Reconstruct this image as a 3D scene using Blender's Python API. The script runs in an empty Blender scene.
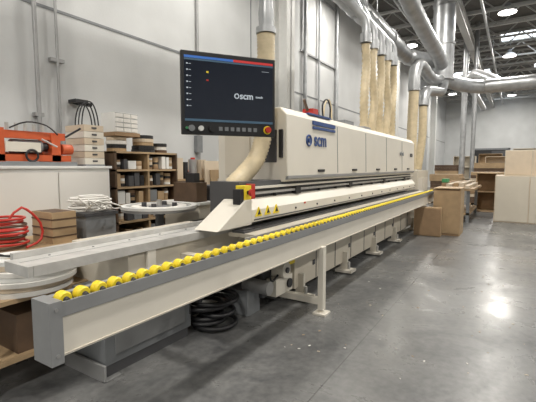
import bpy, math, random
from mathutils import Vector, Matrix
random.seed(7)
scene=bpy.context.scene
# ------------------------------------------------------------ materials
def mat(name,col,rough=.5,metal=0,var=0,scale=8,bump=0,bscale=60,emit=None,es=0):
    m=bpy.data.materials.new(name); m.use_nodes=True
    nt=m.node_tree; b=nt.nodes['Principled BSDF']
    b.inputs['Base Color'].default_value=(*col,1); b.inputs['Roughness'].default_value=rough
    b.inputs['Metallic'].default_value=metal
    tc=nt.nodes.new('ShaderNodeTexCoord')
    if var:
        n=nt.nodes.new('ShaderNodeTexNoise'); n.inputs['Scale'].default_value=scale; n.inputs['Detail'].default_value=6
        nt.links.new(tc.outputs['Object'],n.inputs['Vector'])
        r=nt.nodes.new('ShaderNodeMapRange'); r.inputs['From Min'].default_value=.3; r.inputs['From Max'].default_value=.7
        r.inputs['To Min'].default_value=1-var; r.inputs['To Max'].default_value=1+var
        nt.links.new(n.outputs['Fac'],r.inputs['Value'])
        mx=nt.nodes.new('ShaderNodeVectorMath'); mx.operation='SCALE'; mx.inputs[0].default_value=col
        nt.links.new(r.outputs['Result'],mx.inputs['Scale']); nt.links.new(mx.outputs[0],b.inputs['Base Color'])
    if bump:
        n=nt.nodes.new('ShaderNodeTexNoise'); n.inputs['Scale'].default_value=bscale
        nt.links.new(tc.outputs['Object'],n.inputs['Vector'])
        bp=nt.nodes.new('ShaderNodeBump'); bp.inputs['Strength'].default_value=bump; bp.inputs['Distance'].default_value=.01
        nt.links.new(n.outputs['Fac'],bp.inputs['Height']); nt.links.new(bp.outputs['Normal'],b.inputs['Normal'])
    if emit:
        b.inputs['Emission Color'].default_value=(*emit,1); b.inputs['Emission Strength'].default_value=es
    return m
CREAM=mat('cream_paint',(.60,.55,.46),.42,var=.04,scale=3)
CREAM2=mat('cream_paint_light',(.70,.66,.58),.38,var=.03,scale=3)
GREYP=mat('grey_paint',(.20,.21,.22),.5,var=.08)
ENDG=mat('anodised_grey',(.27,.275,.28),.45,.2,var=.05)
DGREY=mat('dark_grey',(.07,.07,.075),.5)
BLACK=mat('black_plastic',(.015,.015,.017),.4)
YEL=mat('yellow_plastic',(.85,.66,.03),.42)
RED=mat('red_plastic',(.5,.03,.02),.4)
ORANGE=mat('orange_paint',(.55,.10,.03),.45,var=.1)
BLUE=mat('blue_paint',(.03,.07,.22),.4)
STEEL=mat('brushed_steel',(.50,.49,.47),.34,.4,var=.14,scale=12)
ALU=mat('aluminium',(.36,.36,.36),.45,.5,var=.05)
GALV=mat('galvanised_duct',(.44,.45,.46),.38,.7,var=.16,scale=5)
HOSE=mat('beige_hose',(.60,.50,.33),.4,var=.12,scale=10)
WHITE=mat('white_plastic',(.72,.72,.70),.5,var=.03)
PAPER=mat('paper_white',(.74,.72,.68),.8)
CARD=mat('cardboard',(.32,.21,.12),.85,var=.1)
WOOD=mat('plywood',(.40,.28,.16),.6,var=.12,scale=6)
DWOOD=mat('dark_wood',(.10,.06,.035),.55,var=.2)
MELA=mat('melamine_panel',(.60,.50,.38),.5,var=.04)
GREEN=mat('green_paint',(.05,.25,.10),.5)
TEAL=mat('screen_blue',(.05,.09,.13),.3,emit=(.02,.04,.06),es=1)
SCREEN=mat('screen_glass',(.008,.01,.016),.1,emit=(.008,.011,.018),es=.6)
ICON=mat('screen_icon',(.4,.45,.5),.4,emit=(.5,.55,.6),es=.35)
SBLUE=mat('screen_bar_blue',(.03,.12,.4),.4,emit=(.03,.12,.4),es=.5)
SRED=mat('screen_bar_red',(.5,.03,.03),.4,emit=(.5,.03,.03),es=.4)
LAMP=mat('lamp_lens',(1,1,1),.4,emit=(1,.97,.92),es=14)
SKYL=mat('skylight_glazing',(.9,.95,1),.4,emit=(.85,.93,1),es=3)
WALL=mat('painted_wall',(.60,.61,.61),.75,var=.06,scale=1.2,bump=.15,bscale=30)
CEILM=mat('ceiling_deck',(.12,.117,.11),.8,var=.15,scale=2)
TRUSS=mat('truss_paint',(.45,.45,.44),.6)
def floor_mat():
    m=bpy.data.materials.new('polished_concrete'); m.use_nodes=True; nt=m.node_tree; N=nt.nodes; L=nt.links
    b=N['Principled BSDF']; tc=N.new('ShaderNodeTexCoord')
    n1=N.new('ShaderNodeTexNoise'); n1.inputs['Scale'].default_value=1.3; n1.inputs['Detail'].default_value=10; n1.inputs['Roughness'].default_value=.7; n1.inputs['Distortion'].default_value=.6
    n2=N.new('ShaderNodeTexNoise'); n2.inputs['Scale'].default_value=18; n2.inputs['Detail'].default_value=8
    L.new(tc.outputs['Object'],n1.inputs['Vector']); L.new(tc.outputs['Object'],n2.inputs['Vector'])
    a=N.new('ShaderNodeMath'); a.operation='MULTIPLY_ADD'; a.inputs[1].default_value=.4; L.new(n2.outputs['Fac'],a.inputs[0]); L.new(n1.outputs['Fac'],a.inputs[2])
    cr=N.new('ShaderNodeValToRGB'); cr.color_ramp.elements[0].position=.5; cr.color_ramp.elements[0].color=(.075,.077,.08,1)
    cr.color_ramp.elements[1].position=.88; cr.color_ramp.elements[1].color=(.205,.205,.20,1)
    L.new(a.outputs[0],cr.inputs[0])
    sp=N.new('ShaderNodeSeparateXYZ'); L.new(tc.outputs['Object'],sp.inputs[0])
    def line(out,off,per,w):
        ad=N.new('ShaderNodeMath'); ad.operation='ADD'; ad.inputs[1].default_value=-off+per*20; L.new(out,ad.inputs[0])
        md=N.new('ShaderNodeMath'); md.operation='MODULO'; md.inputs[1].default_value=per; L.new(ad.outputs[0],md.inputs[0])
        lt=N.new('ShaderNodeMath'); lt.operation='LESS_THAN'; lt.inputs[1].default_value=w; L.new(md.outputs[0],lt.inputs[0]); return lt.outputs[0]
    l1=line(sp.outputs['Y'],1.05+3.65,4.2,.010); l2=line(sp.outputs['X'],4.4-17,9,.008)
    mx=N.new('ShaderNodeMath'); mx.operation='MAXIMUM'; L.new(l1,mx.inputs[0]); L.new(l2,mx.inputs[1])
    sc=N.new('ShaderNodeMath'); sc.operation='MULTIPLY'; sc.inputs[1].default_value=.7; L.new(mx.outputs[0],sc.inputs[0])
    mix=N.new('ShaderNodeMixRGB'); mix.inputs[2].default_value=(.04,.04,.04,1); L.new(sc.outputs[0],mix.inputs[0]); L.new(cr.outputs[0],mix.inputs[1])
    L.new(mix.outputs[0],b.inputs['Base Color'])
    rr=N.new('ShaderNodeMapRange'); rr.inputs['From Min'].default_value=.3; rr.inputs['From Max'].default_value=.7; rr.inputs['To Min'].default_value=.42; rr.inputs['To Max'].default_value=.2
    L.new(n1.outputs['Fac'],rr.inputs['Value']); L.new(rr.outputs[0],b.inputs['Roughness'])
    return m
FLOORM=floor_mat()
# ------------------------------------------------------------ mesh accumulator
class Acc:
    def __init__(s): s.v=[]; s.f=[]; s.m=[]; s.sm=[]; s.mats=[]
    def mi(s,m):
        if m not in s.mats: s.mats.append(m)
        return s.mats.index(m)
    def add(s,vs,fs,m,smooth=False,M=None):
        o=len(s.v); k=s.mi(m)
        s.v+= [tuple(M@Vector(v)) if M else tuple(v) for v in vs]
        for f in fs: s.f.append([i+o for i in f]); s.m.append(k); s.sm.append(smooth)
        return s
    def box(s,x0,x1,y0,y1,z0,z1,m,M=None):
        vs=[(x0,y0,z0),(x1,y0,z0),(x1,y1,z0),(x0,y1,z0),(x0,y0,z1),(x1,y0,z1),(x1,y1,z1),(x0,y1,z1)]
        return s.add(vs,[(0,3,2,1),(4,5,6,7),(0,1,5,4),(1,2,6,5),(2,3,7,6),(3,0,4,7)],m,False,M)
    def prism(s,prof,x0,x1,m,M=None):
        n=len(prof); vs=[(x0,y,z) for y,z in prof]+[(x1,y,z) for y,z in prof]
        fs=[list(range(n)),list(range(2*n-1,n-1,-1))]+[(i+n,(i+1)%n+n,(i+1)%n,i) for i in range(n)]
        return s.add(vs,fs,m,False,M)
    def prismy(s,prof,y0,y1,m):
        n=len(prof); vs=[(x,y0,z) for x,z in prof]+[(x,y1,z) for x,z in prof]
        fs=[list(range(n)),list(range(2*n-1,n-1,-1))]+[(i+n,(i+1)%n+n,(i+1)%n,i) for i in range(n)]
        return s.add(vs,fs,m)
    def cyl(s,p0,p1,r,m,seg=16,r1=None):
        p0=Vector(p0);p1=Vector(p1); r1=r if r1 is None else r1
        d=(p1-p0).normalized(); a=d.orthogonal().normalized(); b=d.cross(a)
        vs=[]
        for p,rr in((p0,r),(p1,r1)):
            for i in range(seg):
                t=2*math.pi*i/seg; vs.append(p+(a*math.cos(t)+b*math.sin(t))*rr)
        s.add(vs,[(i,(i+1)%seg,(i+1)%seg+seg,i+seg) for i in range(seg)],m,True)
        s.add(vs,[list(range(seg-1,-1,-1)),list(range(seg,2*seg))],m)
        return s
    def tube(s,c,ro,ri,z0,z1,m,seg=32):
        vs=[];x,y=c
        for r,z in((ro,z0),(ro,z1),(ri,z1),(ri,z0)):
            for i in range(seg):
                t=2*math.pi*i/seg; vs.append((x+r*math.cos(t),y+r*math.sin(t),z))
        fs=[(k*seg+i,k*seg+(i+1)%seg,((k+1)%4)*seg+(i+1)%seg,((k+1)%4)*seg+i) for k in range(4) for i in range(seg)]
        return s.add(vs,fs,m)
    def sweep(s,pts,r,m,seg=14,step=.05,rib=0,amp=0,smooth=True,closed=False):
        P=[Vector(p) for p in pts]; Q=[]
        if len(P)>2 or closed:
            n=len(P)
            for i in range(n if closed else n-1):
                if closed: a,b,c,d=P[(i-1)%n],P[i],P[(i+1)%n],P[(i+2)%n]
                else: a,b,c,d=P[max(i-1,0)],P[i],P[i+1],P[min(i+2,n-1)]
                k=max(2,int((c-b).length/step))
                for j in range(k):
                    t=j/k
                    Q.append(.5*((2*b)+(c-a)*t+(2*a-5*b+4*c-d)*t*t+(3*b-a-3*c+d)*t**3))
            if not closed: Q.append(P[-1])
            else: Q.append(P[0].copy())
        else:
            k=max(1,int((P[1]-P[0]).length/step)); Q=[P[0].lerp(P[1],j/k) for j in range(k+1)]
        T=[(Q[min(i+1,len(Q)-1)]-Q[max(i-1,0)]).normalized() for i in range(len(Q))]
        a=T[0].orthogonal().normalized(); vs=[]
        for i,q in enumerate(Q):
            a=(a-T[i]*a.dot(T[i])).normalized(); b=T[i].cross(a)
            rr=r+(amp if (rib and i%rib==0) else 0)
            for j in range(seg):
                t=2*math.pi*j/seg; vs.append(q+(a*math.cos(t)+b*math.sin(t))*rr)
        n=len(Q)
        fs=[(i*seg+j,i*seg+(j+1)%seg,(i+1)*seg+(j+1)%seg,(i+1)*seg+j) for i in range(n-1) for j in range(seg)]
        s.add(vs,fs,m,smooth)
        if not closed: s.add(vs[:seg],[list(range(seg-1,-1,-1))],m); s.add(vs[-seg:],[list(range(seg))],m)
        return s
    def torus(s,c,R,r,m,axis='z',seg=28,sx=1,sy=1):
        pts=[]
        for i in range(seg):
            t=2*math.pi*i/seg; u,v=R*math.cos(t)*sx,R*math.sin(t)*sy
            pts.append({'z':(c[0]+u,c[1]+v,c[2]),'y':(c[0]+u,c[1],c[2]+v),'x':(c[0],c[1]+u,c[2]+v)}[axis])
        return s.sweep(pts,r,m,seg=8,step=10,closed=True)
    def done(s,name,parent=None,bevel=0):
        import bmesh
        xs=[v[0] for v in s.v]; ys=[v[1] for v in s.v]; zs=[v[2] for v in s.v]
        c=Vector(((min(xs)+max(xs))/2,(min(ys)+max(ys))/2,(min(zs)+max(zs))/2))
        me=bpy.data.meshes.new(name); me.from_pydata([tuple(Vector(v)-c) for v in s.v],[],s.f)
        for m in s.mats: me.materials.append(m)
        me.polygons.foreach_set('material_index',s.m); me.polygons.foreach_set('use_smooth',s.sm); me.update()
        o=bpy.data.objects.new(name,me); scene.collection.objects.link(o); o.location=c
        bm=bmesh.new(); bm.from_mesh(me); bmesh.ops.recalc_face_normals(bm,faces=bm.faces); bm.to_mesh(me); bm.free()
        if bevel:
            b=o.modifiers.new('bevel','BEVEL'); b.width=bevel; b.segments=2; b.limit_method='ANGLE'; b.angle_limit=.9
        if parent:
            bpy.context.view_layer.update()
            o.parent=parent; o.matrix_parent_inverse=parent.matrix_world.inverted()
        return o
def empty(name,loc):
    e=bpy.data.objects.new(name,None); e.empty_display_size=.2; e.location=loc; scene.collection.objects.link(e)
    bpy.context.view_layer.update(); return e
def text(name,body,loc,rot,size,m,parent):
    cu=bpy.data.curves.new(name,'FONT'); cu.body=body; cu.size=size; cu.extrude=.002; cu.offset=size*.02; cu.align_x='CENTER'; cu.align_y='CENTER'
    o=bpy.data.objects.new(name,cu); scene.collection.objects.link(o); o.location=loc; o.rotation_euler=rot; cu.materials.append(m)
    o.parent=parent; o.matrix_parent_inverse=parent.matrix_world.inverted(); return o
# ------------------------------------------------------------ room
X0,X1,Y0,Y1,H=-6,40,-13,5.7,7.9
Acc().box(X0,X1,Y0,Y1,-.1,0,FLOORM).done('floor')
Acc().box(X0,X1,Y0,Y1,H,H+.1,CEILM).done('ceiling')
Acc().box(X0,X1,Y1,Y1+.2,0,H,WALL).done('wall_left')
Acc().box(X0,X1,Y0-.2,Y0,0,H,WALL).done('wall_right')
Acc().box(X1,X1+.2,Y0,Y1,0,H,WALL).done('wall_far')
Acc().box(X0-.2,X0,Y0,Y1,0,H,WALL).done('wall_back')
Acc().box(X0,X1,Y1-.012,Y1,3.72,3.76,GREYP).done('trim_1')
for i,xx in enumerate((8.2,17,26)): Acc().box(xx,xx+.03,Y1-.01,Y1,0,H,GREYP).done('trim_%d'%(i+2))
a=Acc(); a.box(X1-.02,X1-.001,.6,3.2,0,3.0,BLACK)
a.box(X1-.06,X1-.001,.45,.6,0,3.15,GREYP); a.box(X1-.06,X1-.001,3.2,3.35,0,3.15,GREYP); a.box(X1-.06,X1-.001,.45,3.35,3.0,3.15,GREYP); a.box(X1-.05,X1-.02,.6,1.85,0.02,2.9,DGREY); a.cyl((X1-.1,1.8,1.05),(X1-.05,1.8,1.05),.04,ALU,10)
a.done('door_1')
x=0.5
while x<39.5:
    a=Acc(); zt,zb=H-.05,H-.8
    a.box(x-.05,x+.05,Y0,Y1,zt-.08,zt,TRUSS); a.box(x-.05,x+.05,Y0+.3,Y1-.3,zb,zb+.08,TRUSS)
    y=Y0+.3; up=False
    while y<Y1-1:
        a.cyl((x,y,zb if not up else zt-.05),(x,y+.75,zt-.05 if not up else zb),.03,TRUSS,6); y+=.75; up=not up
    a.done('roof_joist'); x+=1.8
for y in(-4.0,1.9):
    a=Acc(); a.box(X0,X1,y-.12,y+.12,H-1.25,H-1.18,TRUSS); a.box(X0,X1,y-.12,y+.12,H-.87,H-.8,TRUSS)
    x=X0; up=False
    while x<X1-1: a.cyl((x,y,H-1.2 if up else H-.85),(x+.6,y,H-.85 if up else H-1.2),.03,TRUSS,6); x+=.6; up=not up
    a.done('roof_girder')
for y in(1.2,-1.8,3.6):
    a=Acc(); a.cyl((X0,y,H-.95),(X1,y,H-.95),.05,GALV,10)
    for k in range(12): a.cyl((X0+2+k*3.8,y,H-.95),(X0+2+k*3.8,y,H),.012,GALV,6)
    a.done('ceiling_pipe')
for x,y in((22.9,-.4),(22.9,-5.5),(15.8,-3.2),(30.1,-2),(8.6,-3),(37.3,1),(30.1,3)):
    a=Acc(); a.box(x-.75,x+.75,y-1.3,y+1.3,H-.03,H-.001,SKYL)
    for s_ in(-1,1): a.box(x-.8,x+.8,y+s_*1.33-.04,y+s_*1.33+.04,H-.09,H,TRUSS); a.box(x+s_*.78-.04,x+s_*.78+.04,y-1.3,y+1.3,H-.09,H,TRUSS)
    a.box(x-.75,x+.75,y-.02,y+.02,H-.06,H-.03,TRUSS)
    a.done('skylight')
for cx in(9.1,20,31):
    a=Acc(); a.box(cx-.02,cx+.02,5.05,5.45,0,H,WHITE); a.box(cx-.2,cx+.2,5.05,5.09,0,H,WHITE); a.box(cx-.2,cx+.2,5.41,5.45,0,H,WHITE)
    a.box(cx-.28,cx+.28,4.98,5.52,0,.03,WHITE); a.done('steel_column')
def highbay(x,y,z=7.0,p=330):
    p*=.82
    e=empty('high_bay_light',(x,y,z))
    a=Acc(); a.cyl((x,y,z),(x,y,z+.12),.3,WHITE,24,.2); a.cyl((x,y,z+.12),(x,y,z+.3),.1,GREYP,16)
    a.cyl((x,y,z+.3),(x,y,H),.01,GREYP,6); a.done('housing',e)
    Acc().cyl((x,y,z-.012),(x,y,z),.28,LAMP,24).done('lens',e)
    l=bpy.data.lights.new('lamp','AREA'); l.shape='DISK'; l.size=.56; l.energy=p; l.color=(1,.955,.88)
    o=bpy.data.objects.new('lamp',l); scene.collection.objects.link(o); o.location=(x,y,z-.02); o.parent=e; o.matrix_parent_inverse=e.matrix_world.inverted()
for x in(-2.7,3.8,10.3,16.8,23.3,29.8,36): highbay(x,.5,p=300)
for x in(-1,5.6,12.2,19,26,33): highbay(x,4.3,p=150)
for x in(-2.7,3.8,10.3,16.8,23.3,31): highbay(x,-6.5)
# ------------------------------------------------------------ MACHINE
mc=empty('edge_banding_machine',(5.5,2.2,0))
RX0,RX1=.84,9.95
a=Acc()
a.box(RX0+.06,RX1,1.62,1.72,.68,.865,CREAM2)
a.box(RX0+.06,RX1,1.612,1.62,.69,.695,CREAM)
a.done('support_beam',mc,.006)
a=Acc(); a.box(RX0+.03,RX1,1.605,1.618,.862,.925,ENDG); a.box(RX0+.03,RX1,1.70,1.735,.862,.93,ALU); a.box(RX0+.03,RX1,1.606,1.734,.861,.875,ENDG)
a.prism([(1.60,.66),(1.74,.66),(1.74,.935),(1.60,.935)],RX0,RX0+.055,ENDG)
a.cyl((RX0+.028,1.595,.9),(RX0+.028,1.60,.9),.008,ALU,8); a.cyl((RX0+.028,1.595,.7),(RX0+.028,1.60,.7),.008,ALU,8)
a.done('roller_channel',mc)
a=Acc(); x=RX0+.09
while x<RX1-.03:
    a.cyl((x,1.630,.925),(x,1.638,.925),.027,YEL,18,.033); a.cyl((x,1.638,.925),(x,1.674,.925),.033,YEL,18); a.cyl((x,1.674,.925),(x,1.682,.925),.033,YEL,18,.027)
    a.cyl((x,1.612,.925),(x,1.70,.925),.010,DGREY,8); a.cyl((x,1.625,.925),(x,1.64,.925),.013,DGREY,10)
    x+=.088
a.done('rollers',mc)
a=Acc()
for x in(2.3,3.57,5.4,7.2,9.3):
    a.box(x-.04,x+.04,1.70,2.3,.72,.80,CREAM)
a.done('rail_arms',mc)
a=Acc()
for x in(3.57,):
    a.box(x-.035,x+.035,1.58,1.64,.05,.70,CREAM2); a.box(x-.07,x+.07,1.54,1.68,0,.025,CREAM2)
    a.box(x-.03,x+.03,1.62,2.1,.10,.17,CREAM2)
a.done('rail_post',mc,.004)
a=Acc()
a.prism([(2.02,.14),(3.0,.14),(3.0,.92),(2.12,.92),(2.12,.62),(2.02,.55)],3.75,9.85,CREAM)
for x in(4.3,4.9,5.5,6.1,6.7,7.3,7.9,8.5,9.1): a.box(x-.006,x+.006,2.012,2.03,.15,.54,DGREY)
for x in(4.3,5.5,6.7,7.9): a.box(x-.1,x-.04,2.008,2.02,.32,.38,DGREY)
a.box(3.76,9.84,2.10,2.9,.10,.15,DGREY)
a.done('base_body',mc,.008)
a=Acc()
for x in(3.85,5.2,6.55,7.9,9.6):
    a.box(x-.1,x+.1,1.86,2.1,.02,.055,CREAM2); a.prismy([(x-.02,.055),(x+.02,.055),(x+.02,.3),(x-.02,.3)],1.95,2.05,CREAM2)
    a.cyl((x,1.93,0),(x,1.93,.16),.018,STEEL,10); a.cyl((x,1.93,0),(x,1.93,.02),.05,DGREY,14); a.box(x-.1,x+.1,2.7,2.95,0,.14,CREAM)
a.done('levelling_feet',mc)
a=Acc()
a.box(3.05,3.74,2.1,2.95,.5,.92,CREAM)
a.box(3.3,3.75,2.15,2.9,.14,.5,DGREY); a.box(3.35,3.7,2.02,2.14,.16,.34,CREAM2)
a.cyl((3.5,1.98,.42),(3.5,2.15,.42),.085,CREAM2,20); a.cyl((3.5,1.96,.42),(3.5,1.98,.42),.03,DGREY,12)
a.cyl((3.2,2.0,.30),(3.2,2.3,.30),.07,ALU,18); a.box(3.1,3.32,2.2,2.5,.0,.26,GREYP)
a.box(3.42,3.5,1.98,2.05,.5,.8,BLACK); a.box(3.6,3.72,2.0,2.08,.45,.58,YEL)
a.cyl((3.62,2.0,.25),(3.62,2.16,.25),.05,BLACK,14)
a.sweep([(3.3,2.05,.5),(3.2,2.0,.42),(3.25,2.0,.36),(3.4,2.03,.38)],.012,BLACK,8)
a.done('drive_group',mc,.004)
a=Acc()
a.prism([(2.27,.62),(2.95,.62),(2.95,.92),(2.27,.92)],1.75,3.6,CREAM)
a.box(1.9,1.98,2.24,2.27,.6,.9,CREAM2)
a.done('infeed_frame',mc,.006)
INF=mat('infeed_steel',(.55,.54,.52),.4,.25,var=.12,scale=10)
a=Acc()
a.box(1.10,3.4,2.26,2.50,.922,.95,INF); a.box(1.10,3.4,2.235,2.258,.89,.951,INF)
a.box(1.12,3.2,2.502,2.54,.93,.985,INF); a.box(1.07,1.098,2.235,2.50,.89,.951,INF)
a.box(1.10,3.2,2.385,2.390,.95,.951,GREYP)
for x in(1.3,1.6,1.9,2.2,2.5,2.8): a.cyl((x,2.44,.95),(x,2.44,.953),.008,DGREY,8)
a.done('infeed_table',mc)
a=Acc(); a.box(1.62,2.48,2.38,2.9,.09,.62,GREYP); a.box(1.64,2.46,2.40,2.88,.0,.09,DGREY)
a.box(1.58,1.60,2.34,2.9,0,.12,ALU); a.box(1.58,1.72,2.34,2.38,0,.012,ALU)
a.box(2.46,2.475,2.372,2.38,.2,.3,BLACK); a.box(1.70,2.40,2.374,2.382,.15,.56,ENDG)
a.done('electrical_cabinet',mc,.005)
a=Acc(); a.box(2.7,9.9,1.80,2.12,.89,.925,CREAM); a.box(2.7,9.9,1.95,2.08,.925,.945,DGREY)
x=2.72
while x<9.85: a.box(x,x+.07,1.96,2.07,.944,.952,BLACK); x+=.08
a.box(2.5,9.9,1.785,1.799,.88,.935,STEEL)
a.done('conveyor_track',mc)
a=Acc()
a.prism([(2.04,.985),(2.3,.985),(2.3,1.2),(2.12,1.2),(2.04,1.10)],2.95,9.9,CREAM2)
a.prismy([(2.45,.965),(2.95,.965),(2.95,1.2),(2.86,1.2)],2.04,2.3,CREAM2)
a.done('pressure_beam',mc,.006)
a=Acc()
a.box(2.9,9.88,2.15,2.5,.95,1.36,DGREY); a.box(2.98,9.9,2.036,2.045,1.0,1.012,DGREY)
a.box(3.0,9.9,2.10,2.16,1.235,1.26,STEEL); a.box(3.0,9.9,2.09,2.2,1.29,1.31,CREAM2)
x=3.5
while x<9.8:
    a.cyl((x,2.13,1.2),(x,2.13,1.25),.02,BLACK,10); a.cyl((x+.3,2.03,1.05),(x+.3,2.045,1.05),.012,BLACK,8); x+=.55
for x in(3.9,5.6,7.4,9.0): a.box(x,x+.12,2.09,2.16,1.2,1.27,BLACK)
a.box(4.0,4.04,2.035,2.05,1.08,1.1,RED)
a.done('pressure_mechanism',mc)
a=Acc()
for x,z in((3.0,1.035),(3.16,1.035),(3.32,1.035)):
    a.prismy([(x,z),(x+.11,z),(x+.055,z+.09)],2.03,2.041,YEL); a.prismy([(x+.03,z+.018),(x+.08,z+.018),(x+.055,z+.062)],2.026,2.032,BLACK)
a.done('warning_labels',mc)
a=Acc(); a.box(2.86,2.97,2.06,2.16,1.2,1.33,YEL); a.cyl((2.915,2.06,1.265),(2.915,2.03,1.265),.02,BLACK,12); a.cyl((2.915,2.03,1.265),(2.915,2.005,1.265),.034,RED,18)
a.box(2.99,3.05,2.07,2.14,1.2,1.34,RED); a.box(2.79,2.85,2.06,2.14,1.16,1.3,BLACK)
a.done('emergency_stop',mc,.004)
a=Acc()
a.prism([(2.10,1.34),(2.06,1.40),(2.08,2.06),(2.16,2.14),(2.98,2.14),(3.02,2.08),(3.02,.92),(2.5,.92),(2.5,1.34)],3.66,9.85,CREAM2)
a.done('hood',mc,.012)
a=Acc()
for x in(5.05,6.25,7.45,8.65): a.prism([(2.055,1.42),(2.07,1.42),(2.085,2.04),(2.073,2.04)],x-.004,x+.004,ENDG)
a.prism([(2.055,1.375),(2.09,1.36),(2.09,1.40),(2.055,1.405)],3.66,9.85,ALU)
for x in(4.5,5.7,6.9,8.1,9.2): a.box(x-.09,x+.09,2.045,2.065,1.44,1.47,BLACK)
a.box(4.28,4.95,2.06,2.085,1.955,1.985,BLUE); a.box(4.28,4.95,2.06,2.09,2.005,2.05,BLUE); a.box(4.28,4.95,2.12,2.2,2.13,2.15,BLUE)
a.box(3.652,3.662,2.2,2.42,1.55,1.9,DGREY); a.box(3.64,3.66,2.55,2.9,1.4,1.95,CREAM)
a.box(3.63,3.66,2.12,2.16,1.6,1.9,BLACK)
a.done('hood_trim',mc)
a=Acc()
a.box(4.55,4.7,2.2,2.35,2.14,2.24,RED); a.cyl((4.55,2.28,2.22),(4.45,2.28,2.34),.02,DWOOD,10); a.cyl((4.7,2.3,2.2),(4.85,2.3,2.2),.05,DGREY,14)
a.sweep([(5.1,2.3,2.12),(5.05,2.3,2.35),(5.2,2.3,2.45),(5.32,2.3,2.35),(5.3,2.3,2.12)],.012,BLACK,8)
a.sweep([(5.3,2.4,2.12),(5.35,2.4,2.4),(5.5,2.4,2.5),(5.6,2.4,2.35),(5.6,2.4,2.12)],.012,HOSE,8)
a.box(5.9,6.3,2.3,2.6,2.14,2.24,GREYP); a.box(6.8,7.2,2.3,2.6,2.14,2.22,ALU)
a.done('hood_fittings',mc)
a=Acc(); a.sweep([(4.17+.06*math.cos(t*math.pi/8),2.065,1.81+.06*math.sin(t*math.pi/8)) for t in range(16)],.011,BLUE,8,step=1,closed=True)
a.cyl((4.17,2.05,1.81),(4.17,2.072,1.81),.026,BLUE,16)
a.done('logo_ring',mc)
text('logo_lettering','scm',(4.49,2.064,1.825),(math.radians(88.3),0,0),.23,BLUE,mc)
text('far_lettering','scm',(9.5,2.062,1.78),(math.radians(88.3),0,0),.16,DGREY,mc)
text('model_lettering','stefani',(8.6,2.062,1.78),(math.radians(88.3),0,0),.13,GREYP,mc)
a=Acc()
for k in range(7):
    a.torus((2.8+random.uniform(-.08,.08),2.42+random.uniform(-.1,.1),.04+.035*k),.2+random.uniform(-.05,.03),.022,BLACK)
a.sweep([(2.75,2.4,.28),(2.9,2.3,.4),(3.1,2.3,.5),(3.2,2.4,.6)],.022,BLACK,8); a.sweep([(2.6,2.4,.25),(2.6,2.3,.45),(2.7,2.5,.64)],.022,DGREY,8)
a.done('hose_pile',mc)
a=Acc(); a.sweep([(3.52,2.25,2.86),(3.52,2.25,2.3),(3.5,2.26,1.9),(3.42,2.3,1.6),(3.25,2.35,1.42),(3.1,2.38,1.3),(3.08,2.38,1.18)],.085,HOSE,16,step=.018,rib=2,amp=.012)
a.done('extraction_hose',mc)
e=empty('edge_coil_holder',(3.1,3.5,0)); c=(3.14,3.48)
a=Acc(); a.cyl((*c,1.0),(*c,1.03),.42,ALU,40); a.cyl((*c,1.03),(*c,1.05),.12,GREYP,20); a.cyl((*c,1.03),(*c,1.12),.03,STEEL,12)
a.cyl((*c,.0),(*c,1.0),.05,GREYP,14); a.cyl((*c,.0),(*c,.03),.25,GREYP,24)
for t in range(4):
    an=t*math.pi/2+.5; a.box(c[0]-.02+.18*math.cos(an),c[0]+.02+.18*math.cos(an),c[1]-.02+.18*math.sin(an),c[1]+.02+.18*math.sin(an),1.03,1.09,DGREY)
a.done('platter',e)
a=Acc(); a.tube(c,.43,.37,1.03,1.06,WHITE,40); a.tube(c,.31,.22,1.03,1.055,PAPER,32); a.done('edge_coil',e)
# ------------------------------------------------------------ monitor
mo=empty('control_monitor',(2.07,1.6,1.965))
R=Matrix.Translation((2.07,1.6,1.965))@Matrix.Rotation(math.radians(-35),4,'Z')
W,Hh=.32,.26
a=Acc(); a.box(-W,W,0,.035,-Hh,Hh,BLACK,R); a.box(-W*.7,W*.7,.035,.08,-Hh*.7,Hh*.7,DGREY,R); a.done('housing',mo,.006)
a=Acc(); a.box(-W+.02,W-.02,-.003,0,-Hh+.085,Hh-.03,SCREEN,R)
a.box(-W+.02,0.02,-.004,-.003,Hh-.045,Hh-.03,SBLUE,R); a.box(0.02,W-.02,-.004,-.003,Hh-.045,Hh-.03,SRED,R)
a.box(-W+.02,W-.02,-.004,-.003,Hh-.058,Hh-.047,TEAL,R)
for i in range(8):
    a.box(-W+.033,-W+.043,-.0045,-.003,Hh-.085-i*.037,Hh-.077-i*.037,ICON,R); a.box(-W+.048,-W+.062,-.0045,-.003,Hh-.083-i*.037,Hh-.080-i*.037,ICON,R)
a.box(-.16,-.145,-.0045,-.003,Hh-.13,Hh-.118,YEL,R); a.box(-.16,-.145,-.0045,-.003,Hh-.18,Hh-.17,RED,R)
a.box(W-.10,W-.05,-.0045,-.003,Hh-.09,Hh-.088,ICON,R)
a.box(-W+.02,W-.02,-.004,-.003,-Hh+.085,-Hh+.10,TEAL,R)
a.done('screen',mo)
a=Acc()
def kn(x,z,r,m,d=.02):
    p0=R@Vector((x,0,z)); p1=R@Vector((x,-d,z)); a.cyl(p0,p1,r,m,16)
kn(-.26,-.22,.02,GREYP); kn(-.20,-.22,.017,WHITE); kn(-.13,-.22,.02,BLACK,.03); kn(.26,-.215,.028,YEL,.006); kn(.26,-.215,.02,RED,.03); kn(-.29,-.22,.008,GREEN)
for i in range(7): a.box(-.08+i*.04,-.056+i*.04,-.004,0,-.23,-.205,GREYP,R)
a.done('buttons',mo)
text('screen_lettering','scm',R@Vector((.11,-.006,.0)),(math.radians(90),0,math.radians(-35)),.06,ICON,mo)
text('screen_caption','touch',R@Vector((.20,-.006,.0)),(math.radians(90),0,math.radians(-35)),.022,ICON,mo)
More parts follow.
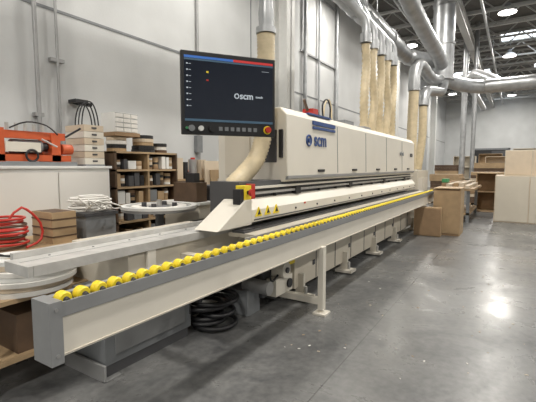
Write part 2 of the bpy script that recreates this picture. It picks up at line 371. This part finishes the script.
a=Acc(); pr=[R@Vector((.042+.014*math.cos(t*math.pi/6),-.005,-.002+.014*math.sin(t*math.pi/6))) for t in range(12)]
a.sweep(pr,.004,ICON,6,step=1,closed=True); a.done('screen_logo',mo)
a=Acc(); a.sweep([(2.14,1.68,1.965),(2.35,1.9,1.98),(2.9,2.2,2.0),(3.64,2.45,2.0)],.035,DGREY,12); a.cyl((3.60,2.42,2.0),(3.655,2.45,2.0),.07,ALU,16)
a.done('swing_arm',mo)
# ------------------------------------------------------------ ducts
def duct(pts,r,flanges=(),mm=GALV):
    a=Acc(); a.sweep(pts,r,mm,18,step=.08,rib=5,amp=.01)
    for p,q in flanges: a.cyl(p,q,r+.03,mm,18)
    return a
a=duct([(3.52,2.25,H),(3.52,2.25,2.9)],.075,[((3.52,2.25,2.87),(3.52,2.25,2.93)),((3.52,2.25,3.5),(3.52,2.25,3.53)),((3.52,2.25,4.5),(3.52,2.25,4.53))]); a.done('extraction_duct')
a=duct([(1,3.1,5.0),(12.2,3.1,5.0),(13.2,2.9,4.95),(13.9,2.3,4.9)],.23,[((x,3.1,5),(x+.06,3.1,5)) for x in(3,6,8.5,11)])
for x in(4,10): a.cyl((x,3.1,5.2),(x,3.1,H),.012,GALV,6)
bx=[7.7,8.2,8.72,9.25,9.75]
for x in bx:
    a.sweep([(x-.4,3.05,4.95),(x-.15,2.8,4.6),(x,2.62,4.35),(x,2.6,4.0)],.085,GALV,14,step=.08)
    a.cyl((x,2.6,3.92),(x,2.6,4.1),.115,GALV,16); a.cyl((x-.33,3.0,4.9),(x-.2,2.85,4.68),.15,GALV,16,.09)
a.done('extraction_duct')
a=Acc()
for i,x in enumerate(bx):
    w=.07*(-1)**i
    a.sweep([(x,2.6,3.91),(x+w,2.6,3.5),(x-w,2.58,2.9),(x,2.6,2.4),(x,2.6,2.16)],.075,HOSE,14,step=.04,rib=2,amp=.018)
    a.cyl((x,2.6,2.145),(x,2.6,2.24),.105,ALU,16)
a.done('flexible_hose_bank')
a=duct([(14,2.15,H),(14,2.15,5.4),(14,2.15,4.3)],.33,[((14,2.15,z),(14,2.15,z+.05)) for z in(4.3,5.4,6.6)])
a.sweep([(8.0,2.35,H),(8.3,2.3,6.3),(9.2,2.28,5.5),(11,2.2,5.1),(13,2.15,4.9),(14,2.15,4.7)],.2,GALV,16,step=.1,rib=4,amp=.01)
a.sweep([(14,2.15,4.5),(14.2,2.0,4.3),(14.9,1.2,4.16),(15,0,4.16),(15,-8,4.16),(15,Y0+.02,4.16)],.22,GALV,16,step=.15,rib=5,amp=.012)
a.sweep([(14,2.15,4.35),(13,2.3,4.2),(11.9,2.42,4.4),(11.55,2.48,4.1),(11.5,2.48,3.6)],.16,GALV,16,step=.1,rib=4,amp=.008)
a.sweep([(14,2.1,4.5),(13.6,2.1,3.9),(12.6,2.35,3.75),(12.4,2.4,3.3)],.15,GALV,16,step=.1,rib=4,amp=.008)
a.sweep([(15,.5,4.16),(16,.9,4.6),(18,1.6,5.2),(22,2,5.4),(30,2,5.4)],.17,GALV,16,step=.15,rib=4,amp=.008)
for y in(-2,-6): a.cyl((15,y,4.36),(15,y,H),.012,GALV,6)
a.done('extraction_duct')
a=Acc(); a.sweep([(11.5,2.48,3.59),(11.52,2.5,2.6),(11.5,2.5,1.42)],.13,HOSE,14,step=.03,rib=2,amp=.015)
a.sweep([(12.4,2.4,3.29),(12.42,2.4,2.4),(12.4,2.5,1.42)],.11,HOSE,14,step=.03,rib=2,amp=.015)
a.box(11.2,12.7,2.25,2.85,.1,1.4,CREAM); a.box(11.25,12.65,2.3,2.8,0,.1,DGREY); a.box(11.3,11.9,2.24,2.25,.3,1.2,CREAM2); a.box(12.0,12.6,2.24,2.25,.3,1.2,CREAM2)
a.done('dust_collector')
# ------------------------------------------------------------ left clutter
e=empty('storage_cabinet',(2.2,4.55,0))
a=Acc(); a.box(1.1,3.08,4.3,4.85,.08,1.48,WHITE); a.box(1.12,3.06,4.33,4.83,0,.08,DGREY); a.box(1.08,3.1,4.27,4.87,1.48,1.51,WHITE); a.done('carcass',e,.004)
a=Acc()
for i in range(3):
    x0=1.13+i*.65; a.box(x0,x0+.63,4.282,4.3,.1,1.44,PAPER); a.box(x0+.56,x0+.575,4.262,4.282,.75,.95,ALU)
a.done('doors',e)
a=Acc()
a.box(1.75,2.65,4.40,4.50,1.56,1.63,ORANGE); a.box(1.75,2.65,4.60,4.68,1.60,1.66,ORANGE); a.box(1.85,1.95,4.4,4.68,1.51,1.90,ORANGE); a.box(2.43,2.53,4.4,4.68,1.51,1.86,ORANGE)
a.box(1.78,2.6,4.42,4.5,1.80,1.88,ORANGE); a.cyl((2.05,4.5,1.72),(2.35,4.5,1.72),.075,GREYP,18); a.cyl((2.35,4.5,1.72),(2.42,4.5,1.72),.05,BLACK,14)
for i in range(5): a.cyl((2.0+i*.09,4.45,1.88),(2.0+i*.09,4.45,1.96),.018,STEEL,8)
a.box(1.95,2.3,4.38,4.44,1.66,1.76,CREAM2); a.cyl((2.6,4.42,1.84),(2.75,4.35,1.95),.012,BLACK,8); a.torus((2.2,4.37,1.62),.06,.012,BLACK,'y'); a.box(1.72,2.7,4.36,4.72,1.51,1.555,GREYP)
a.cyl((2.56,4.45,1.70),(2.68,4.45,1.70),.06,ORANGE,16); a.cyl((2.3,4.36,1.80),(2.45,4.33,1.72),.01,STEEL,8); a.sweep([(2.0,4.4,1.9),(2.15,4.35,1.97),(2.35,4.35,1.95),(2.5,4.4,1.86)],.008,BLACK,8)
a.done('boring_machine')
a=Acc()
a.box(2.80,3.06,4.35,4.75,1.51,1.53,GREYP)
for i in range(6): a.box(2.80,3.06,4.36,4.75,1.53+i*.08,1.605+i*.08,MELA if i%2 else CREAM2); a.box(2.9,2.96,4.35,4.36,1.56+i*.08,1.58+i*.08,DGREY)
a.done('drawer_organizer')
e=empty('shelving_unit',(3.75,4.65,0))
a=Acc(); a.box(3.2,3.23,4.35,4.9,0,1.7,DWOOD); a.box(4.27,4.3,4.35,4.9,0,1.7,DWOOD); a.box(3.2,4.3,4.88,4.9,0,1.7,DWOOD); a.box(3.74,3.77,4.36,4.88,0,1.68,WOOD)
for z in(.05,.4,.75,.98,1.21,1.44,1.68): a.box(3.2,4.3,4.35,4.9,z,z+.025,WOOD)
a.done('frame',e)
a=Acc()
cols=[PAPER,WOOD,BLACK,WHITE,DWOOD,CARD,MELA,GREYP,DGREY,CARD]
for z,hm in((.43,.3),(.78,.19),(1.01,.19),(1.24,.19),(1.47,.2)):
    for x0 in(3.25,3.79):
        x=x0
        while x<x0+.40:
            w=random.uniform(.05,.13); h=random.uniform(.5,1)*hm
            if random.random()<.5:
                hh=z; w=max(w,.1)
                for k in range(random.randint(3,6)):
                    t=random.uniform(.025,.045)
                    if hh+t<z+hm: a.cyl((x+w/2,4.45,hh),(x+w/2,4.45,hh+t),w/2*random.uniform(.85,1),random.choice(cols[:7]),18); hh+=t
            else: a.box(x,x+w,4.38,4.7,z,z+h,random.choice(cols))
            x+=w+.015
a.done('shelf_contents',e)
a=Acc()
for i,(x,r,n) in enumerate(((3.42,.15,4),(3.87,.17,5),(4.18,.11,3))):
    for k in range(n): a.tube((x,4.6),r*random.uniform(.85,1),.05,1.705+k*.05,1.75+k*.05,random.choice([PAPER,WOOD,BLACK,MELA,DWOOD]),24)
a.done('edge_tape_roll_stack')
a=Acc(); a.box(3.3,3.66,4.45,4.75,1.96,2.22,WHITE); a.box(3.28,3.68,4.43,4.77,1.91,1.96,CARD)
for i in range(4):
    for j in range(3): a.box(3.31+j*.118,3.41+j*.118,4.44,4.45,1.97+i*.062,2.02+i*.062,PAPER)
    a.box(3.3,3.66,4.446,4.452,2.021+i*.062,2.026+i*.062,GREYP)
a.done('parts_drawer_box')
e=empty('workbench',(2.1,3.85,0))
a=Acc(); a.box(.9,2.7,3.45,4.2,.74,.79,WOOD)
for x in(.95,2.6):
    for y in(3.5,4.1): a.box(x,x+.06,y,y+.06,0,.74,GREYP)
a.box(.95,2.65,3.52,3.58,.15,.2,GREYP); a.box(.95,2.65,3.5,4.15,.2,.23,DWOOD)
for x in(1.0,1.5,2.05): a.box(x,x+.4,3.6,4.1,.23,.5+.1*(x>1.4),random.choice([CARD,DWOOD,GREYP]))
a.done('bench',e)
a=Acc(); a.box(1.93,2.16,3.55,3.9,.79,1.08,WOOD); a.box(1.95,2.14,3.57,3.88,1.078,1.082,DWOOD)
for z in(.85,.93,1.01): a.box(1.925,1.93,3.55,3.9,z,z+.012,DWOOD); a.box(1.93,2.16,3.545,3.55,z,z+.012,DWOOD)
a.done('wooden_box')
a=Acc()
for k in range(9): a.torus((1.62+random.uniform(-.02,.02),3.75+random.uniform(-.03,.03),.81+k*.03),.17+random.uniform(-.02,.02),.011,RED if k%3 else DWOOD)
a.sweep([(1.6,3.62,1.05),(1.7,3.6,1.15),(1.85,3.6,1.0),(1.85,3.6,.85),(1.7,3.55,.805)],.011,RED,8)
a.done('air_hose_coil')
a=Acc(); a.box(2.26,2.6,3.55,3.95,.79,1.03,GREYP); a.box(2.24,2.62,3.53,3.97,1.01,1.04,DGREY); a.done('storage_tote')
a=Acc()
for k in range(9): a.torus((2.42+random.uniform(-.05,.05),3.72+random.uniform(-.04,.04),1.055+k*.018),.2+random.uniform(-.08,.03),.009,PAPER,sx=1.0,sy=.8)
for k in range(4): a.sweep([(2.5,3.6,1.06+k*.02),(2.6-.1*k,3.45,1.08),(2.4-.1*k,3.4,1.15+.02*k),(2.25,3.45,1.12),(2.3,3.6,1.06+k*.02)],.008,PAPER,6)
a.done('edging_strip_coil')
e=empty('tape_roll_cart',(1.45,3.0,0))
a=Acc(); a.box(1.05,1.85,2.75,3.3,.60,.63,WOOD); a.box(1.05,1.85,2.75,3.3,.2,.23,WOOD)
for x in(1.07,1.79):
    for y in(2.77,3.24): a.box(x,x+.04,y,y+.04,.06,.6,DGREY); a.cyl((x+.02,y+.01,.03),(x+.02,y+.03,.03),.03,BLACK,12)
a.box(1.25,1.75,2.8,3.2,.23,.5,DWOOD)
a.done('cart',e)
a=Acc()
for k,(m_,r_) in enumerate(((PAPER,.31),(MELA,.30),(PAPER,.32),(WHITE,.30),(PAPER,.31))): a.tube((1.42+.01*k,3.0),r_,.12,.63+k*.033,.66+k*.033,m_,40)
a.tube((1.36,3.02),.2,.1,.795,.83,MELA,32); a.tube((1.36,3.02),.2,.1,.832,.86,WHITE,32)
a.done('edge_tape_rolls',e)
a=Acc()
for k in range(4): a.sweep([(1.15+.05*k,3.1,.87),(1.0,3.0-.05*k,.95+.03*k),(1.2,2.8,.92),(1.5,2.85,.86),(1.65,3.0,.81)],.007,BLACK,6)
a.done('loose_cable',e)
e=empty('tool_cabinet',(4.9,4.7,0))
a=Acc(); a.box(4.35,5.75,4.4,5.0,.08,1.28,DWOOD); a.box(4.32,5.78,4.37,5.02,1.28,1.31,WOOD); a.box(4.4,5.7,4.45,4.95,0,.08,BLACK)
for i in range(3): a.box(4.38+i*.46,4.82+i*.46,4.385,4.4,.12,1.24,GREYP if i!=1 else DWOOD); a.box(4.76+i*.46,4.775+i*.46,4.37,4.385,.6,.75,ALU)
a.done('carcass',e)
a=Acc(); x=4.38
while x<5.7:
    w=random.uniform(.07,.16); h=random.uniform(.12,.4)
    if random.random()<.5: a.cyl((x+w/2,4.55,1.31),(x+w/2,4.55,1.31+h*.8),w/2,random.choice([BLACK,DGREY,WHITE,ALU,BLUE]),16); a.cyl((x+w/2,4.55,1.31+h*.8),(x+w/2,4.55,1.34+h*.8),w/3.5,random.choice([RED,BLACK,WHITE]),12)
    else: a.box(x,x+w,4.45,4.75,1.31,1.31+h,random.choice([WHITE,DWOOD,CARD,BLACK,MELA,BLACK]))
    x+=w+.03
a.done('cabinet_contents',e)
a=Acc(); a.box(3.66,4.4,3.35,3.95,.1,1.02,CREAM); a.box(3.68,4.38,3.37,3.93,0,.1,DGREY); a.box(3.66,4.4,3.34,3.35,.15,.5,CREAM2);a.box(3.66,4.4,3.34,3.35,.55,.97,CREAM2)
a.box(3.62,4.45,3.3,4.0,1.02,1.05,WHITE); a.box(3.98,4.3,3.4,3.7,1.05,1.25,DGREY); a.box(3.68,3.88,3.4,3.8,1.05,1.3,DWOOD); a.box(3.7,3.8,3.45,3.6,1.3,1.42,BLACK); a.done('supply_cabinet')
# leaning sheet goods against the tool cabinet
a=Acc()
for k,(m_,x0,w_,h_) in enumerate(((MELA,4.9,.75,1.6),(WOOD,5.0,.85,1.45),(CREAM,5.15,.8,1.3))):
    a.prism([(4.24-.05*k,0),(4.26-.05*k,0),(4.36-.045*k,h_),(4.34-.045*k,h_)],x0,x0+w_,m_)
a.done('leaning_panels')
a=Acc(); a.cyl((2.95,5.62,0),(2.95,5.62,H),.03,ALU,12); a.box(2.89,3.01,5.6,5.69,2.2,2.25,ALU); a.box(2.89,3.01,5.6,5.69,4.2,4.25,ALU); a.done('wall_conduit')
a=Acc(); a.cyl((3.25,5.63,0),(3.25,5.63,H),.02,ALU,12); a.box(3.15,3.35,5.62,5.69,3.0,3.05,ALU); a.done('wall_conduit')
a=Acc(); a.cyl((6.2,5.63,0),(6.2,5.63,H),.03,ALU,12); a.box(6.12,6.28,5.6,5.69,1.8,2.15,GREYP); a.done('wall_conduit')
a=Acc(); a.cyl((11,5.6,0),(11,5.6,H),.06,GALV,12); a.cyl((12,5.6,0),(12,5.6,H),.04,GALV,12); a.cyl((13.5,5.6,0),(13.5,5.6,H),.07,GALV,12)
for z in(1,3,5,7): a.box(10.8,13.7,5.64,5.69,z,z+.05,GALV)
a.done('wall_conduit')
a=Acc(); a.box(3.42,3.62,5.5,5.69,2.45,2.5,BLACK); a.cyl((3.52,5.3,2.4),(3.52,5.69,2.47),.03,BLACK,10)
for k in range(3): a.torus((3.5+.02*k,5.45-.05*k,2.05),.17,.010,BLACK,'y',sx=.8,sy=2.2+.1*k)
a.done('cable_hanger')
# ------------------------------------------------------------ right/far clutter
def cab(x,y,w,d,h,m,nm='cabinet_box',n=3,back=None):
    a=Acc(); a.box(x,x+w,y,y+.025,0,h,m); a.box(x,x+w,y+d-.025,y+d,0,h,m); a.box(x+w-.02,x+w,y+.025,y+d-.025,0,h,back or m)
    for k in range(n+1): z=min(h*k/n,h-.025); a.box(x+.005,x+w-.02,y+.025,y+d-.025,z,z+.025,m)
    a.done(nm)
a=Acc(); a.box(9.25,9.95,.98,1.5,0,1.0,CARD); a.box(9.25,9.95,.96,.98,0,1.02,WOOD); a.box(9.23,9.25,.98,1.5,.05,.98,WOOD); a.box(9.22,9.97,.95,1.51,1.021,1.04,WOOD); a.done('plywood_stand')
a=Acc(); a.box(8.95,9.2,1.3,1.84,0,.62,WOOD); a.box(8.93,8.95,1.3,1.84,.02,.60,CARD); a.done('wooden_crate')
e=empty('lumber_table',(13,1.5,0))
a=Acc(); a.box(11.6,14.4,.9,1.9,.86,.92,WOOD)
for x in(11.7,14.2):
    for y in(1.0,1.75): a.box(x,x+.08,y,y+.08,0,.86,GREYP)
a.box(11.7,14.3,1.0,1.8,.2,.26,WOOD); a.done('table',e)
a=Acc()
for k in range(5): a.box(11.5+random.uniform(0,.3),14.2+random.uniform(0,.3),1.0+k*.15,1.12+k*.15,.92,.95+random.uniform(0,.12),random.choice([WOOD,MELA,CARD]))
a.box(12.0,12.4,1.6,1.75,1.06,1.16,GREEN)
a.done('planks',e)
e=empty('stacked_cabinet',(12.8,-.3,0))
a=Acc(); a.box(12.3,13.3,-1.15,.45,0,1.27,MELA); a.box(12.285,12.3,-.33,.43,.03,1.25,CREAM); a.box(12.285,12.3,-1.13,-.35,.03,1.25,CREAM); a.done('lower_cabinet',e,.004)
a=Acc(); a.box(12.5,13.2,-1.0,.25,1.27,1.95,CREAM); a.box(12.485,12.5,-.36,.23,1.29,1.93,MELA); a.box(12.485,12.5,-.98,-.38,1.29,1.93,MELA);a.done('upper_cabinet',e,.004)
cab(14.9,.5,.55,.6,1.3,WOOD,'wooden_cabinet',2,CARD)
def stack(x,y,w,d,h,n,nm='panel_stack'):
    a=Acc()
    for k in range(3): a.box(x,x+w,y+k*(d-.1)/2,y+k*(d-.1)/2+.1,0,.1,WOOD)
    z=.1
    for k in range(n):
        t=(h-.1)/n; a.box(x+random.uniform(0,.06),x+w-random.uniform(0,.06),y+random.uniform(0,.06),y+d-random.uniform(0,.06),z,z+t*.97,random.choice([WOOD,CARD,MELA,DWOOD])); z+=t
    a.done(nm)
stack(17,.2,1.4,1.3,1.3,10); stack(17.2,1.8,1.3,1.2,1.2,8); stack(19.5,-1.2,1.6,1.4,1.6,12); stack(22,.4,1.8,1.4,1.7,12); stack(24,-1.5,1.8,1.6,1.7,9); stack(22,2.3,1.5,1.3,1.6,10); stack(17,-2.8,1.5,1.4,1.2,8)
for args in((26,.3,.7,1.2,2.1,MELA),(26,-1.4,.7,1.4,2.3,WOOD),(28.5,2.2,.7,1.3,2.2,CREAM),(29,-3.2,.7,1.5,2.5,MELA),(31,.8,.7,1.4,2.4,WOOD),(33,-1.6,.8,1.8,2.8,CREAM),(19,-3.4,.7,1.4,2.1,WOOD)): cab(*args)
a=Acc(); a.cyl((20,2.1,0),(20,2.1,H),.12,GALV,14); a.cyl((20.2,1.7,0),(20.2,1.7,H),.09,GALV,14); a.box(19.9,20.3,1.6,2.2,5,5.06,GALV); a.done('vertical_duct')
a=Acc()
for k in range(90):
    x=random.uniform(2.5,8); y=random.uniform(-.6,1.7); s_=random.uniform(.004,.012)
    f=Matrix.Translation((x,y,.001))@Matrix.Rotation(random.uniform(0,3),4,'Z'); a.box(-s_,s_,-s_*.5,s_*.5,0,.002,random.choice([PAPER,WOOD,MELA]),f)
a.done('floor_debris')
# ------------------------------------------------------------ camera / world
w=bpy.data.worlds.new('World'); scene.world=w; w.use_nodes=True
w.node_tree.nodes['Background'].inputs[0].default_value=(.8,.85,.9,1); w.node_tree.nodes['Background'].inputs[1].default_value=.3
cam=bpy.data.cameras.new('camera'); co=bpy.data.objects.new('camera',cam); scene.collection.objects.link(co)
cam.lens=390/536*36; cam.sensor_width=36; cam.clip_end=200
yaw=math.radians(32.3); pit=math.radians(-5)
d=Vector((math.cos(yaw)*math.cos(pit),math.sin(yaw)*math.cos(pit),math.sin(pit)))
co.location=(0,0,1.5); co.rotation_euler=d.to_track_quat('-Z','Y').to_euler(); scene.camera=co
scene.view_settings.view_transform='Standard'; scene.view_settings.exposure=0
